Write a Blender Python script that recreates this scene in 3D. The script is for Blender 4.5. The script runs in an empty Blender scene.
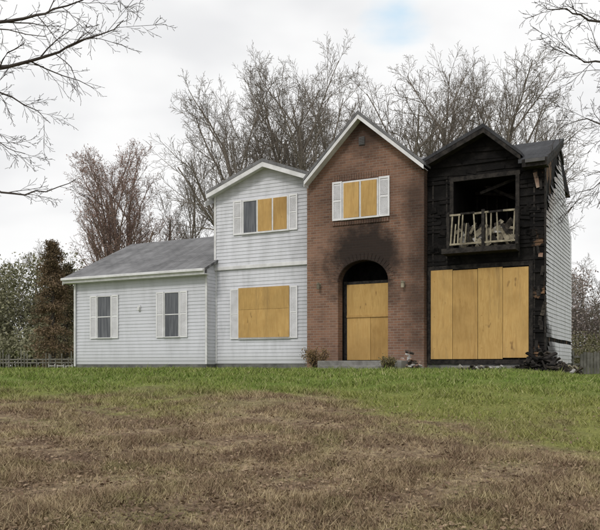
import bpy, bmesh, math, random
import numpy as np
from mathutils import Vector, Matrix
random.seed(7); RNG=np.random.default_rng(7)
sc=bpy.context.scene
T=math.radians(27.4); C=math.cos(T); SN=math.sin(T); D=23.39; E=0.12; F=750.0; HY=366.0
def S(px,q=0.0):
    u=(px-300)/F
    return (u*(D+q*C)-q*SN)/(C+u*SN)
def Z(py,px,q=0.0):
    return E+(HY-py)/F*(D+q*C-S(px,q)*SN)
# ---------------------------------------------------------------- materials
class NT:
    def __init__(s,name):
        s.m=bpy.data.materials.new(name); s.m.use_nodes=True
        s.t=s.m.node_tree; s.b=s.t.nodes['Principled BSDF']; s.tc=None
    def n(s,ty,**k):
        x=s.t.nodes.new(ty)
        for a,b in k.items(): setattr(x,a,b)
        return x
    def put(s,sock,v):
        if isinstance(v,bpy.types.NodeSocket): s.t.links.new(v,sock)
        else:
            if isinstance(v,(tuple,list)) and len(v)==3 and sock.type=='RGBA': v=(*v,1)
            sock.default_value=v
    def m_(s,op,a,b=0.0,clamp=False):
        x=s.n('ShaderNodeMath',operation=op,use_clamp=clamp); s.put(x.inputs[0],a); s.put(x.inputs[1],b); return x.outputs[0]
    def obj(s):
        if not s.tc: s.tc=s.n('ShaderNodeTexCoord')
        return s.tc.outputs['Object']
    def xyz(s,v=None):
        x=s.n('ShaderNodeSeparateXYZ'); s.put(x.inputs[0],v if v is not None else s.obj()); return x.outputs
    def noise(s,scale,detail=4,rough=.55,vec=None,stretch=None,dist=0):
        v=vec if vec is not None else s.obj()
        if stretch:
            mp=s.n('ShaderNodeMapping'); mp.inputs['Scale'].default_value=stretch; s.put(mp.inputs[0],v); v=mp.outputs[0]
        x=s.n('ShaderNodeTexNoise'); s.put(x.inputs['Vector'],v)
        x.inputs['Scale'].default_value=scale; x.inputs['Detail'].default_value=detail; x.inputs['Roughness'].default_value=rough; x.inputs['Distortion'].default_value=dist
        return x.outputs['Fac']
    def ramp(s,v,a,b):
        x=s.n('ShaderNodeMapRange',interpolation_type='SMOOTHSTEP'); s.put(x.inputs[0],v); s.put(x.inputs[1],a); s.put(x.inputs[2],b); return x.outputs[0]
    def mix(s,f,a,b,mode='MIX'):
        x=s.n('ShaderNodeMix',data_type='RGBA',blend_type=mode); s.put(x.inputs[0],f); s.put(x.inputs[6],a); s.put(x.inputs[7],b); return x.outputs[2]
    def col(s,v): s.put(s.b.inputs['Base Color'],v)
    def bump(s,h,st=.3,d=.02):
        x=s.n('ShaderNodeBump'); x.inputs['Strength'].default_value=st; x.inputs['Distance'].default_value=d; s.put(x.inputs['Height'],h); s.put(s.b.inputs['Normal'],x.outputs[0])
    def fin(s,rough=.8,spec=.3):
        s.b.inputs['Roughness'].default_value=rough; s.b.inputs['Specular IOR Level'].default_value=spec; return s.m
def simple(name,c1,c2,scale=4,rough=.8,spec=.3,bs=None,bst=.3,bd=.01,stretch=None,lo=.3,hi=.7):
    k=NT(name); k.col(k.mix(k.ramp(k.noise(scale,5,.6,stretch=stretch),lo,hi),c1,c2))
    if bs: k.bump(k.noise(bs,3,.6,stretch=stretch),bst,bd)
    return k.fin(rough,spec)

M={}
def siding_mat(name,base,dirt,soot=None):
    k=NT(name)
    g=k.noise(1.2,5,.65,stretch=(2.5,2.5,.5)); fine=k.noise(9,3,.6,stretch=(1,1,6))
    c=k.mix(k.ramp(g,.35,.75),base,dirt)
    c=k.mix(k.m_('MULTIPLY',k.ramp(fine,.4,.8),.25),c,tuple(x*.75 for x in base))
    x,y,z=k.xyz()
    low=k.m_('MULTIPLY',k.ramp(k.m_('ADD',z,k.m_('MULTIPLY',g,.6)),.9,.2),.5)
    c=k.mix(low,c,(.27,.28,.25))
    if soot=='A':
        f=k.ramp(k.m_('ADD',x,k.m_('MULTIPLY',k.noise(1.5,5),1.6)),-.2,1.6)
        c=k.mix(k.m_('MULTIPLY',f,.38),c,(.12,.12,.12))
    if soot=='S':
        nn=k.noise(1.9,6,.7)
        bd=k.m_('SUBTRACT',k.m_('ADD',z,k.m_('MULTIPLY',nn,1.6)),k.m_('MULTIPLY',y,.93))
        tan=k.ramp(bd,3.8,4.75); top=k.ramp(bd,4.65,5.1)
        bot=k.ramp(k.m_('ADD',k.m_('ADD',z,k.m_('MULTIPLY',nn,-1.2)),k.m_('MULTIPLY',y,.7)),1.35,.85)
        stk=k.m_('MULTIPLY',k.ramp(k.noise(2.2,5,.7,stretch=(1,3,.35)),.52,.7),.6)
        c=k.mix(stk,c,(.10,.095,.09))
        c=k.mix(k.m_('MULTIPLY',tan,.7),c,(.22,.17,.13))
        c=k.mix(k.m_('MAXIMUM',top,bot),c,(.02,.018,.017))
    k.col(c); k.bump(k.noise(30,2),.08,.01)
    return k.fin(.55,.35)
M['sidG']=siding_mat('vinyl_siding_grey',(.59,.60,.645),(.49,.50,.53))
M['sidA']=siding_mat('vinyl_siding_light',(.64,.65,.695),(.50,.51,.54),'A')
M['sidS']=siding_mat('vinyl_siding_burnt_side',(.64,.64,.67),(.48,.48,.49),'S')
def char_mat():
    k=NT('charred_siding'); a=k.noise(2.2,7,.7,dist=.4); b=k.noise(1.3,4,.6,stretch=(1,1,.6))
    c=k.mix(k.ramp(a,.4,.85),(.006,.0055,.0055),(.026,.023,.021))
    x,y,z=k.xyz()
    edge=k.ramp(x,6.95,7.2)
    pm=k.m_('MULTIPLY',k.ramp(b,.53,.58),edge)
    c=k.mix(pm,c,k.mix(k.ramp(a,.4,.6),(.20,.12,.07),(.07,.045,.032)))
    ash=k.m_('MULTIPLY',k.ramp(k.noise(5,5,.7),.64,.74),.35)
    c=k.mix(ash,c,(.07,.064,.06))
    k.col(c); k.bump(k.noise(14,5,.7),.9,.03); return k.fin(.85,.15)
M['char']=char_mat()
def brick_mat():
    k=NT('red_brick'); x,y,z=k.xyz()
    cb=k.n('ShaderNodeCombineXYZ'); k.put(cb.inputs[0],k.m_('ADD',x,y)); k.put(cb.inputs[1],z)
    br=k.n('ShaderNodeTexBrick'); k.put(br.inputs['Vector'],cb.outputs[0])
    br.inputs['Scale'].default_value=1; br.inputs['Brick Width'].default_value=.215; br.inputs['Row Height'].default_value=.075
    br.inputs['Mortar Size'].default_value=.009; br.inputs['Mortar Smooth'].default_value=.3; br.inputs['Bias'].default_value=-.1
    br.inputs['Color1'].default_value=(.245,.130,.085,1); br.inputs['Color2'].default_value=(.145,.080,.058,1); br.inputs['Mortar'].default_value=(.26,.21,.17,1)
    c=k.mix(k.m_('MULTIPLY',k.ramp(k.noise(1.6,5,.6),.35,.7),.5),br.outputs['Color'],(.27,.165,.12))
    cx=(S(338,-.3)+S(388,-.3))/2; cz=Z(262,363,-.3)
    nn=k.noise(1.4,5,.65); n2=k.noise(.9,4,.6,stretch=(1,1,.6))
    def blob(cx,cz,rx,rz,a=1.15,b=.25):
        dx=k.m_('DIVIDE',k.m_('SUBTRACT',x,cx),rx); dz=k.m_('DIVIDE',k.m_('SUBTRACT',z,cz),rz)
        r=k.m_('SQRT',k.m_('ADD',k.m_('MULTIPLY',dx,dx),k.m_('MULTIPLY',dz,dz)))
        return k.ramp(k.m_('ADD',r,k.m_('MULTIPLY',k.m_('SUBTRACT',nn,.5),1.3)),a,b)
    s1=blob(cx+.1,cz+.1,1.7,1.8,1.1,.35); s2=blob(S(362,-.3)+.1,Z(130,362,-.3),1.0,1.1); s3=blob(S(427,-.3),Z(240,425,-.3),.95,4.0); s4=blob(cx-.5,cz+1.7,1.5,1.9)
    tot=k.m_('MAXIMUM',k.m_('MAXIMUM',s1,k.m_('MULTIPLY',s2,.8)),k.m_('MAXIMUM',k.m_('MULTIPLY',s3,.8),k.m_('MULTIPLY',s4,.5)))
    tot=k.m_('MAXIMUM',tot,k.m_('MULTIPLY',k.ramp(n2,.5,.75),.35))
    c=k.mix(k.m_('MULTIPLY',tot,.93),c,(.016,.013,.012))
    eff=k.m_('MULTIPLY',k.ramp(k.m_('ADD',z,k.m_('MULTIPLY',nn,1.2)),1.3,.5),.3)
    c=k.mix(eff,c,(.28,.22,.18))
    k.col(c); k.bump(k.m_('MULTIPLY',br.outputs['Fac'],-1.0),.5,.01); return k.fin(.85,.2)
M['brick']=brick_mat()
def roof_mat(name,c1,c2):
    k=NT(name); x,y,z=k.xyz()
    cb=k.n('ShaderNodeCombineXYZ'); k.put(cb.inputs[0],x); k.put(cb.inputs[1],y)
    br=k.n('ShaderNodeTexBrick'); k.put(br.inputs['Vector'],cb.outputs[0])
    br.inputs['Scale'].default_value=1; br.inputs['Brick Width'].default_value=.3; br.inputs['Row Height'].default_value=.15
    br.inputs['Mortar Size'].default_value=.012; br.inputs['Color1'].default_value=(*c1,1); br.inputs['Color2'].default_value=(*c2,1); br.inputs['Mortar'].default_value=tuple(v*.4 for v in c1)+(1,)
    st=k.ramp(k.noise(1.3,5,.7,stretch=(2.4,.35,.35)),.35,.75)
    c=k.mix(k.ramp(k.noise(1.1,4,.6),.3,.8),br.outputs['Color'],tuple(v*1.3 for v in c1))
    c=k.mix(k.m_('MULTIPLY',st,.6),c,tuple(v*.5 for v in c1))
    k.col(c); k.bump(k.m_('MULTIPLY',br.outputs['Fac'],-1.0),.5,.012); return k.fin(.9,.15)
M['roof']=roof_mat('asphalt_shingle',(.20,.20,.205),(.125,.125,.13))
M['roofb']=roof_mat('asphalt_shingle_sooty',(.06,.062,.067),(.04,.04,.044))
M['white']=simple('white_trim_paint',(.72,.72,.73),(.55,.55,.55),3,.5,.4)
M['shut']=simple('white_shutter_paint',(.76,.76,.78),(.64,.64,.65),3,.5,.4)
M['soot']=simple('soot_black',(.005,.005,.005),(.017,.015,.014),6,.9,.1,20,.6,.02)
M['charw']=simple('charred_timber',(.010,.009,.009),(.04,.035,.031),8,.85,.2,25,.8,.02)
M['ashw']=simple('weathered_grey_wood',(.38,.34,.25),(.14,.12,.09),5,.85,.2,25,.5,.01)
M['conc']=simple('concrete',(.25,.245,.23),(.14,.135,.125),4,.9,.2,40,.3,.01)
M['found']=simple('foundation_block',(.18,.18,.17),(.09,.09,.085),3,.9,.2,30,.3,.01)
M['metal']=simple('dark_metal',(.04,.04,.04),(.07,.065,.06),5,.5,.5)
M['dirt']=simple('ash_debris',(.10,.085,.07),(.015,.014,.013),9,.95,.1,20,.8,.03)
M['pale']=simple('pale_debris',(.55,.54,.52),(.25,.24,.22),7,.8,.2)
M['rub']=simple('brick_rubble',(.24,.13,.095),(.33,.26,.21),6,.9,.1,20,.5,.02)
def ply(name,c1,c2,seed):
    k=NT(name); x,y,z=k.xyz()
    mp=k.n('ShaderNodeMapping'); mp.inputs['Location'].default_value=(seed*3.1,0,seed*1.7); mp.inputs['Scale'].default_value=(6,6,.8); k.put(mp.inputs[0],k.obj())
    g=k.noise(2.0,6,.65,vec=mp.outputs[0],dist=1.6); big=k.noise(.9,4,.6); st=k.noise(1.6,5,.7,stretch=(3,3,.3))
    c=k.mix(k.ramp(g,.3,.7),c1,c2); c=k.mix(k.m_('MULTIPLY',k.ramp(big,.38,.72),.5),c,tuple(v*.6 for v in c1))
    c=k.mix(k.m_('MULTIPLY',k.ramp(st,.5,.76),.6),c,(.20,.13,.06))
    kn=k.ramp(k.noise(4.5,2,.5,stretch=(1,1,.5)),.69,.75); c=k.mix(k.m_('MULTIPLY',kn,.6),c,(.12,.06,.025))
    k.col(c); k.bump(g,.2,.01); return k.fin(.75,.2)
PLY=[ply('plywood_a',(.49,.30,.105),(.57,.375,.145),1),ply('plywood_b',(.40,.24,.08),(.50,.32,.12),2),ply('plywood_c',(.53,.345,.13),(.43,.265,.09),3)]
k=NT('curtained_glass'); x,y,z=k.xyz(); k.col(k.mix(k.ramp(k.noise(3,3,.5,stretch=(6,6,.4)),.35,.65),(.045,.05,.058),(.11,.115,.125))); M['glassc']=k.fin(.12,.6)
# ---------------------------------------------------------------- mesh helpers
def link(o,parent=None):
    sc.collection.objects.link(o)
    if parent: o.parent=parent
    return o
def mesh(name,v,f,mat,parent=None,smooth=False):
    me=bpy.data.meshes.new(name); me.from_pydata([tuple(p) for p in v],[],f); me.validate(); me.update()
    me.materials.append(mat)
    return link(bpy.data.objects.new(name,me),parent)
def bev(o,w):
    b=o.modifiers.new('bevel','BEVEL'); b.width=w; b.segments=2; b.limit_method='ANGLE'; return o
class Geo:
    def __init__(s): s.v=[]; s.f=[]; s.mi=[]
    def add(s,v,f,mi=0):
        b=len(s.v); s.v+= [tuple(p) for p in v]; s.f+=[tuple(i+b for i in q) for q in f]; s.mi+=[mi]*len(f)
    def box(s,x0,x1,y0,y1,z0,z1,mi=0,mtx=None):
        v=[Vector((x,y,z)) for x in (x0,x1) for y in (y0,y1) for z in (z0,z1)]
        if mtx is not None: v=[mtx@p for p in v]
        s.add(v,[(0,1,3,2),(4,6,7,5),(0,4,5,1),(2,3,7,6),(0,2,6,4),(1,5,7,3)],mi)
    def prism(s,pts,a,b,axis='y',mi=0):
        n=len(pts)
        if axis=='y': v=[(p[0],a,p[1]) for p in pts]+[(p[0],b,p[1]) for p in pts]
        else: v=[(a,p[0],p[1]) for p in pts]+[(b,p[0],p[1]) for p in pts]
        f=[tuple(range(n)),tuple(range(2*n-1,n-1,-1))]+[(i,i+n,(i+1)%n+n,(i+1)%n) for i in range(n)]
        s.add(v,f,mi)
    def obj(s,name,mats,parent=None):
        me=bpy.data.meshes.new(name); me.from_pydata(s.v,[],s.f)
        for m in (mats if isinstance(mats,list) else [mats]): me.materials.append(m)
        me.polygons.foreach_set('material_index',s.mi); me.update()
        bm=bmesh.new(); bm.from_mesh(me); bmesh.ops.recalc_face_normals(bm,faces=bm.faces); bm.to_mesh(me); bm.free()
        return link(bpy.data.objects.new(name,me),parent)
def box(name,x0,x1,y0,y1,z0,z1,mat,parent,w=0.0):
    g=Geo(); g.box(x0,x1,y0,y1,z0,z1); o=g.obj(name,mat,parent)
    if w: bev(o,w)
    return o
# ---------------------------------------------------------------- HOUSE
H=link(bpy.data.objects.new('fire_damaged_brick_and_siding_house',None)); H.location=(0,D,0); H.rotation_euler=(0,0,-T)
def lap(name,rng,z0,z1,mapf,mat,holes=(),h=.115,out=.022,drop=0,seed=1):
    r=random.Random(seed); v=[];f=[]; z=z0
    while z<z1-1e-4:
        zt=min(z+h,z1)
        b0,b1=rng(z); t0,t1=rng(zt)
        segs=[(b0,b1,t0,t1)]
        for (ha,hb,hz0,hz1) in holes:
            if zt>hz0+.02 and z<hz1-.02:
                ns=[]
                for (p,q_,s_,u_) in segs:
                    if ha>p: ns.append((p,min(q_,ha),s_,min(u_,ha)))
                    if hb<q_: ns.append((max(p,hb),q_,max(s_,hb),u_))
                segs=ns
        if drop:
            ns=[]
            for (p,q_,s_,u_) in segs:
                a=p; first=True
                while a<q_-.02:
                    b=min(q_,a+r.uniform(.25,1.3)); lastp=b>=q_-.02
                    if r.random()>drop: ns.append((a,b-(0 if lastp else .01),s_ if first else a+r.uniform(-.04,.06),u_ if lastp else b+r.uniform(-.08,.02)))
                    a=b; first=False
            segs=ns
        for (p,q_,s_,u_) in segs:
            if q_-p<.02: continue
            wob=.004*r.random(); ja=jb=0; jo=0
            if drop:
                ja=r.uniform(-.012,.012); jb=r.uniform(-.012,.012); jo=r.uniform(0,.02)
                if r.random()<.18: jb-=r.uniform(.02,.08)
            pts=[mapf(p,out+wob,z+ja),mapf(q_,out+wob+jo,z+jb),mapf(u_,.002,zt+jb*.6),mapf(s_,.002,zt+ja*.6),mapf(p,.0,z+ja),mapf(q_,.0,z+jb)]
            b=len(v); v+=pts; f+=[(b,b+1,b+2,b+3),(b+4,b+5,b+1,b)]
        z=zt
    return mesh(name,v,f,mat,H)
front=lambda q:(lambda a,o,z:(a,q-o,z))
side=lambda x:(lambda a,o,z:(x+o,a,z))
qG=-.5
xg0=S(75,qG); xg1=S(207,qG); xA0=xg1; xBr0=S(307,-.3); xBr1=S(424,-.3); xB1=S(545,0)
zg=Z(278,75,qG)
DEP=5.0
qr=2.9; zr=5.02; qe=qG-.32; ze=zg-.02
def gz(q): return ze+(zr-ze)*(1-abs(q-qr)/(qr-qe))
g=Geo(); g.prism([(qG+.01,-.4),(qG+.01,gz(qG)-.12),(qr,zr-.14),(6.0,gz(6.0)-.12),(6.0,-.4)],xg0+.01,xg1-.01,'x'); g.obj('garage_wing_walls',M['sidG'],H)
lap('garage_front_siding',lambda z:(xg0,xg1),.18,gz(qG)-.16,front(qG),M['sidG'],out=.016)
lap('garage_return_siding',lambda z:(qG,-.005),.18,gz(qG)-.1,side(xg1),M['sidG'],out=.016)
box('garage_foundation',xg0-.004,xg1+.004,qG-.006,6,-.4,.17,M['found'],H)
g=Geo()
for a,b in ((qe,qr),(2*qr-qe,qr)):
    g.prism([(a,ze),(b,zr),(b,zr-.09),(a,ze-.09)],xg0-.28,xg1+.14,'x')
g.obj('garage_roof',M['roof'],H)
g=Geo(); g.box(xg0-.27,xg1+.13,qe-.03,qe-.004,ze-.2,ze-.01); g.box(xg0-.27,xg1+.13,qe,qG-.03,ze-.2,ze-.17)
g.prism([(qe,ze-.1),(qr,zr-.1),(qr,zr-.26),(qe,ze-.26)],xg0-.3,xg0-.275,'x'); g.prism([(2*qr-qe,ze-.1),(qr,zr-.1),(qr,zr-.26),(2*qr-qe,ze-.26)],xg0-.3,xg0-.275,'x')
g.obj('garage_fascia_and_soffit',M['white'],H)
g=Geo(); g.box(xg0-.27,xg1+.13,qe-.12,qe-.035,ze-.11,ze-.02); g.box(xg0+.03,xg0+.1,qG-.1,qG-.03,.1,ze-.2); o=g.obj('garage_gutter',M['white'],H); bev(o,.015)
g=Geo()
for x in (xg0-.02,xg1-.05): g.box(x,x+.07,qG-.035,qG-.02,.18,gz(qG)-.18)
g.obj('garage_corner_trim',M['white'],H)
# main body ---------------------------------
g=Geo(); g.box(xA0,xBr0+.02,.01,DEP,-.4,5.75); g.obj('left_body',M['sidA'],H)
g=Geo(); g.box(xBr0+.02,xBr1-.02,.95,DEP,-.4,5.75); g.obj('centre_body',M['soot'],H)
zm0=5.60; zmr=6.85; qm0=-.42; qR=2.5; qm1=2*qR-qm0
def mz(q): return zm0+(zmr-zm0)*(q-qm0)/(qR-qm0)
g=Geo(); g.prism([(0.1,5.6),(.1,mz(.1)-.11),(qR,zmr-.11),(DEP-.05,5.6)],xA0+.01,xB1-.015,'x'); g.obj('attic',M['char'],H)
xg_r=S(519,-.3); xEnd=xB1+.13
g=Geo(); qs=.12
g.prism([(qs,mz(qs)),(qR,zmr),(qR,zmr-.1),(qs,mz(qs)-.1)],xA0-.2,xBr1,'x')
g.prism([(qm1,zm0),(qR,zmr),(qR,zmr-.1),(qm1,zm0-.1)],xA0-.2,xBr1,'x')
g.obj('main_roof',M['roof'],H)
g=Geo()
g.prism([(qs,mz(qs)),(qR,zmr),(qR,zmr-.1),(qs,mz(qs)-.1)],xBr1,xg_r,'x')
g.prism([(qm1,zm0),(qR,zmr),(qR,zmr-.1),(qm1,zm0-.1)],xBr1,xg_r,'x')
g.prism([(qm0,zm0),(qR,zmr),(qR,zmr-.1),(qm0,zm0-.1)],xg_r,xEnd,'x')
g.obj('sooty_roof',M['roofb'],H)
g=Geo(); g.box(xg_r+.1,xEnd,qm0-.03,qm0-.004,zm0-.22,zm0-.02); g.box(xg_r+.1,xEnd-.02,qm0,-.03,zm0-.2,zm0-.17)
g.prism([(qm0,zm0-.105),(qR,zmr-.105),(qR,zmr-.25),(qm0,zm0-.25)],xEnd-.03,xEnd-.005,'x')
for i in range(5):
    x=xg_r+.2+i*(xEnd-xg_r-.3)/4; g.prism([(qR,zmr-.1),(3.3+.1*(i%2),zmr-.1-.428*(.8+.1*(i%2))),(3.3+.1*(i%2),zmr-.24-.428*(.8+.1*(i%2))),(qR,zmr-.24)],x-.06,x-.01,'x')
g.obj('charred_eave',M['charw'],H)
g=Geo(); g.box(xg_r+.2,xEnd-.05,qm0-.12,qm0-.035,zm0-.13,zm0-.04); g.obj('sooty_gutter',M['metal'],H)
g=Geo(); g.prism([(-.3,mz(-.3)-.12),(qR,zmr-.1),(qR,zmr-.27),(-.3,mz(-.3)-.29)],xA0-.23,xA0-.205,'x'); g.obj('left_rake_board',M['white'],H)

def gable(name,xl,xc,xr,zl,za,zrr,q0,q1,rm,tm,th=.09,tr=.17):
    g=Geo()
    g.prism([(xl,zl),(xc,za),(xc,za-th*1.2),(xl,zl-th)],q0,q1); g.prism([(xc,za),(xr,zrr),(xr,zrr-th),(xc,za-th*1.2)],q0,q1)
    g.obj(name+'_roof',rm,H)
    g=Geo(); a=th+.003
    g.prism([(xl+.02,zl-a),(xc,za-a*1.2),(xc,za-a-tr*1.2),(xl+.02,zl-a-tr)],q0+.01,q0+.035); g.prism([(xc,za-a*1.2),(xr-.02,zrr-a),(xr-.02,zrr-a-tr),(xc,za-a-tr*1.2)],q0+.01,q0+.035)
    g.prism([(xl+.03,zl-a-.06),(xc,za-a*1.2-.06),(xc,za-a*1.2-.08),(xl+.03,zl-a-.08)],q0+.04,q0+.45); g.prism([(xc,za-a*1.2-.06),(xr-.03,zrr-a-.06),(xr-.03,zrr-a-.08),(xc,za-a*1.2-.08)],q0+.04,q0+.45)
    g.box(xl+.0,xl+.025,q0+.04,1.2,zl-a-.16,zl-a)
    g.obj(name+'_rake_trim',tm,H)
qa=-.4
xaL=S(206,qa); xaC=S(262,qa); xaR=xBr0+.1; zaA=Z(158,262,qa); zaL=Z(191,206,qa); zaR=zaA-(zaA-zaL)*(xaR-xaC)/(xaC-xaL)
gable('left_gable',xaL,xaC,xaR,zaL,zaA,zaR,qa,2.4,M['roof'],M['white'],tr=.14)
def azl(x): 
    return (zaL+(zaA-zaL)*(x-xaL)/(xaC-xaL) if x<xaC else zaR+(zaA-zaR)*(xaR-x)/(xaR-xaC))-.13
g=Geo(); g.prism([(xA0+.01,5.3),(xA0+.01,azl(xA0)),(xaC,azl(xaC)),(xBr0,azl(xBr0)),(xBr0,5.3)],.012,2.0); g.obj('left_gable_wall',M['sidA'],H)
def arange(z):
    l=xA0; r=xBr0
    if z>azl(xA0): l=xA0+(xaC-xA0)*(z-azl(xA0))/(azl(xaC)-azl(xA0))
    if z>azl(xBr0): r=xBr0-(xBr0-xaC)*(z-azl(xBr0))/(azl(xaC)-azl(xBr0))
    return (l,max(l,r))
zband=Z(266,262,0)
lap('left_front_siding_lower',arange,.2,zband-.06,front(0),M['sidA'],out=.016)
lap('left_front_siding_upper',arange,zband+.06,azl(xaC)-.02,front(-.05),M['sidA'],out=.016)
g=Geo(); g.box(xA0-.01,xBr0,-.085,-.0,zband-.06,zband+.06); o=g.obj('belly_band',M['white'],H); bev(o,.01)
g=Geo(); g.box(xA0-.01,xA0+.07,-.03,-.02,.2,zband-.06); g.box(xA0-.01,xA0+.07,-.085,-.075,zband+.06,azl(xA0)); g.box(xA0-.012,xA0,-.085,.1,zband+.06,azl(xA0)); g.obj('left_corner_trim',M['white'],H)
box('left_foundation',xA0,xBr0,-.01,.3,-.4,.19,M['found'],H)
# brick section
qb=-.3
arL=S(338,qb); arR=S(388,qb); arc=(arL+arR)/2; aw=(arR-arL)/2; zsp=Z(281,363,qb); zcr=Z(260,363,qb)
qbr=-.62
xbL=S(303,qbr); xbC=S(357.5,qbr); xbR=S(424,qbr); zbL=Z(178,303,qbr); zbA=Z(110,357.5,qbr); zbR=Z(161,424,qbr)
gable('brick_gable',xbL,xbC,xbR,zbL,zbA,zbR,qbr,DEP-.3,M['roof'],M['white'],tr=.12)
def bzl(x): return (zbL+(zbA-zbL)*(x-xbL)/(xbC-xbL) if x<xbC else zbR+(zbA-zbR)*(xbR-x)/(xbR-xbC))-.13
pts=[(xBr0,-.4),(xBr0,bzl(xBr0)),(xbC,bzl(xbC)),(xBr1,bzl(xBr1)),(xBr1,-.4),(arR,-.4),(arR,zsp)]
for i in range(1,20):
    a=math.pi*i/20; pts.append((arc+aw*math.cos(a),zsp+(zcr-zsp)*math.sin(a)))
pts+=[(arL,zsp),(arL,-.4)]
def ngon_prism(name,pts,a,b,mat):
    bm=bmesh.new()
    vs=[bm.verts.new((p[0],a,p[1])) for p in pts]; f=bm.faces.new(vs)
    r=bmesh.ops.extrude_face_region(bm,geom=[f]); nv=[e for e in r['geom'] if isinstance(e,bmesh.types.BMVert)]
    for v in nv: v.co.y=b
    bmesh.ops.triangulate(bm,faces=[f for f in bm.faces if len(f.verts)>4])
    bmesh.ops.recalc_face_normals(bm,faces=bm.faces)
    me=bpy.data.meshes.new(name); bm.to_mesh(me); bm.free(); me.materials.append(mat); return link(bpy.data.objects.new(name,me),H)
ngon_prism('brick_front_wall',pts,qb,.02,M['brick'])
g=Geo(); g.prism([(xBr0+.02,5.2),(xBr0+.02,bzl(xBr0)),(xbC,bzl(xbC)),(xBr1-.02,bzl(xBr1)),(xBr1-.02,5.2)],.03,DEP-.5); g.obj('brick_gable_core',M['sidA'],H)
g=Geo(); N=23
for i in range(N):
    a=math.pi*(i+.5)/N; rr=aw+.01; rz=(zcr-zsp)+.01
    p=Vector((arc+rr*math.cos(a),0,zsp+rz*math.sin(a))); nrm=Vector((math.cos(a)/rr,0,math.sin(a)/rz)).normalized()
    mt=Matrix.Translation(p)@Matrix.Rotation(-math.atan2(nrm.z,nrm.x),4,'Y')
    g.box(0,.2,qb-.014,qb+.05,-.047,.047,mtx=mt)
g.obj('brick_arch_course',M['brick'],H)
g=Geo(); g.box(arL-.3,arL-.002,.03,.95,-.3,zcr+.2); g.box(arR+.002,arR+.3,.03,.95,-.3,zcr+.2); g.box(arL-.3,arR+.3,.03,.95,zcr+.02,zcr+.2); g.obj('porch_recess',M['soot'],H)
g=Geo(); q=.15; zb0=.3; zb1=Z(284,366,q)
w=(arR-arL); dl=arL+.1
g.box(dl,arL+w*.54,q,q+.02,zb0,zb1-.9,0); g.box(arL+w*.545,arR-.01,q+.004,q+.024,zb0,zb1-.62,1); g.box(dl,arR-.01,q-.012,q-.001,zb1-.95,zb1-.0,2)
g.box(dl,arR-.01,q-.03,q-.013,zb1-1.0,zb1-.93,1)
g.obj('door_plywood',PLY,H)
g=Geo(); g.box(arL,dl-.004,q-.02,q+.1,.27,zb1+.1); g.box(dl-.004,arR,q-.015,q+.1,zb1+.004,zb1+.09); g.obj('burnt_door_frame',M['charw'],H)
g=Geo(); x0=S(318,-1.3); x1=S(402,-1.3)
g.box(x0,x1,-1.35,-.302,-.4,.27); g.box(x0+.25,x1-.25,-1.7,-1.352,-.4,.13); o=g.obj('front_steps',M['conc'],H); bev(o,.02)
def shutter(g,x0,x1,z0,z1,q):
    w=.045
    g.box(x0,x0+w,q-.035,q,z0,z1); g.box(x1-w,x1,q-.035,q,z0,z1)
    zm=(z0+z1)/2
    for a,b in ((z0,z0+w*1.3),(zm-w/2,zm+w/2),(z1-w*1.3,z1)): g.box(x0+w,x1-w,q-.033,q,a,b)
    z=z0+w*1.3+.01
    while z<z1-w*1.3-.03:
        if abs(z-zm)>w*.8: g.add([(x0+w,q-.03,z),(x1-w,q-.03,z),(x1-w,q-.008,z+.034),(x0+w,q-.008,z+.034)],[(0,1,2,3)])
        z+=.036
    g.box(x0+w,x1-w,q-.006,q-.002,z0+w,z1-w)
def frame(g,x0,x1,z0,z1,q,w=.05,d=.05,mull=0,cross=False):
    g.box(x0,x0+w,q-d,q,z0,z1); g.box(x1-w,x1,q-d,q,z0,z1); g.box(x0+w,x1-w,q-d,q,z1-w,z1); g.box(x0-.03,x1+.03,q-d-.03,q,z0-w*.6,z0+w*.4)
    for i in range(mull):
        xm=x0+(x1-x0)*(i+1)/(mull+1); g.box(xm-w*.6,xm+w*.6,q-d+.004,q,z0+w*.4,z1-w)
    if cross: zm=(z0+z1)/2; g.box(x0+w,x1-w,q-d+.006,q-.0,zm-.016,zm+.016)
def win(name,pxs,pys,q,kind,mull=0):
    xc=(pxs[1]+pxs[2])/2; z1=Z(pys[0],xc,q); z0=Z(pys[1],xc,q); xs=[S(p,q) if p else None for p in pxs]
    par=link(bpy.data.objects.new(name,None),H)
    g=Geo()
    shutter(g,xs[0],xs[1]-.015,z0-.02,z1+.02,q-.024)
    shutter(g,xs[2]+.015,xs[3],z0-.02,z1+.02,q-.024)
    g.obj('shutters',M['shut'],par)
    g=Geo(); frame(g,xs[1],xs[2],z0,z1,q-.005,w=.03 if kind=='glass' else .05,mull=mull,cross=(kind=='glass')); g.obj('window_frame',M['white'],par)
    g=Geo(); g.box(xs[1]+.02,xs[2]-.02,q-.03,q-.01,z0+.01,z1-.02); g.obj('window_glass',M['glassc'],par)
    return xs,z0,z1,par
win('garage_window',(91,98,112,119),(296,338),qG,'glass')
win('garage_window',(157,165,180,188),(292,337),qG,'glass')
xs,z0,z1,par=win('left_upper_window',(234,243,289,298),(198,232),-.05,'x',mull=2)
w3=(xs[2]-xs[1])/3; g=Geo(); 
g.box(xs[1]+w3+.03,xs[1]+2*w3-.03,-.115,-.1,z0+.03,z1-.04,0); g.box(xs[1]+2*w3+.03,xs[2]-.05,-.118,-.1,z0+.03,z1-.04,1); g.obj('plywood_boards',PLY,par)
xs,z0,z1,par=win('left_lower_window',(231,240,290,298),(288,338),0,'x')
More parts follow.
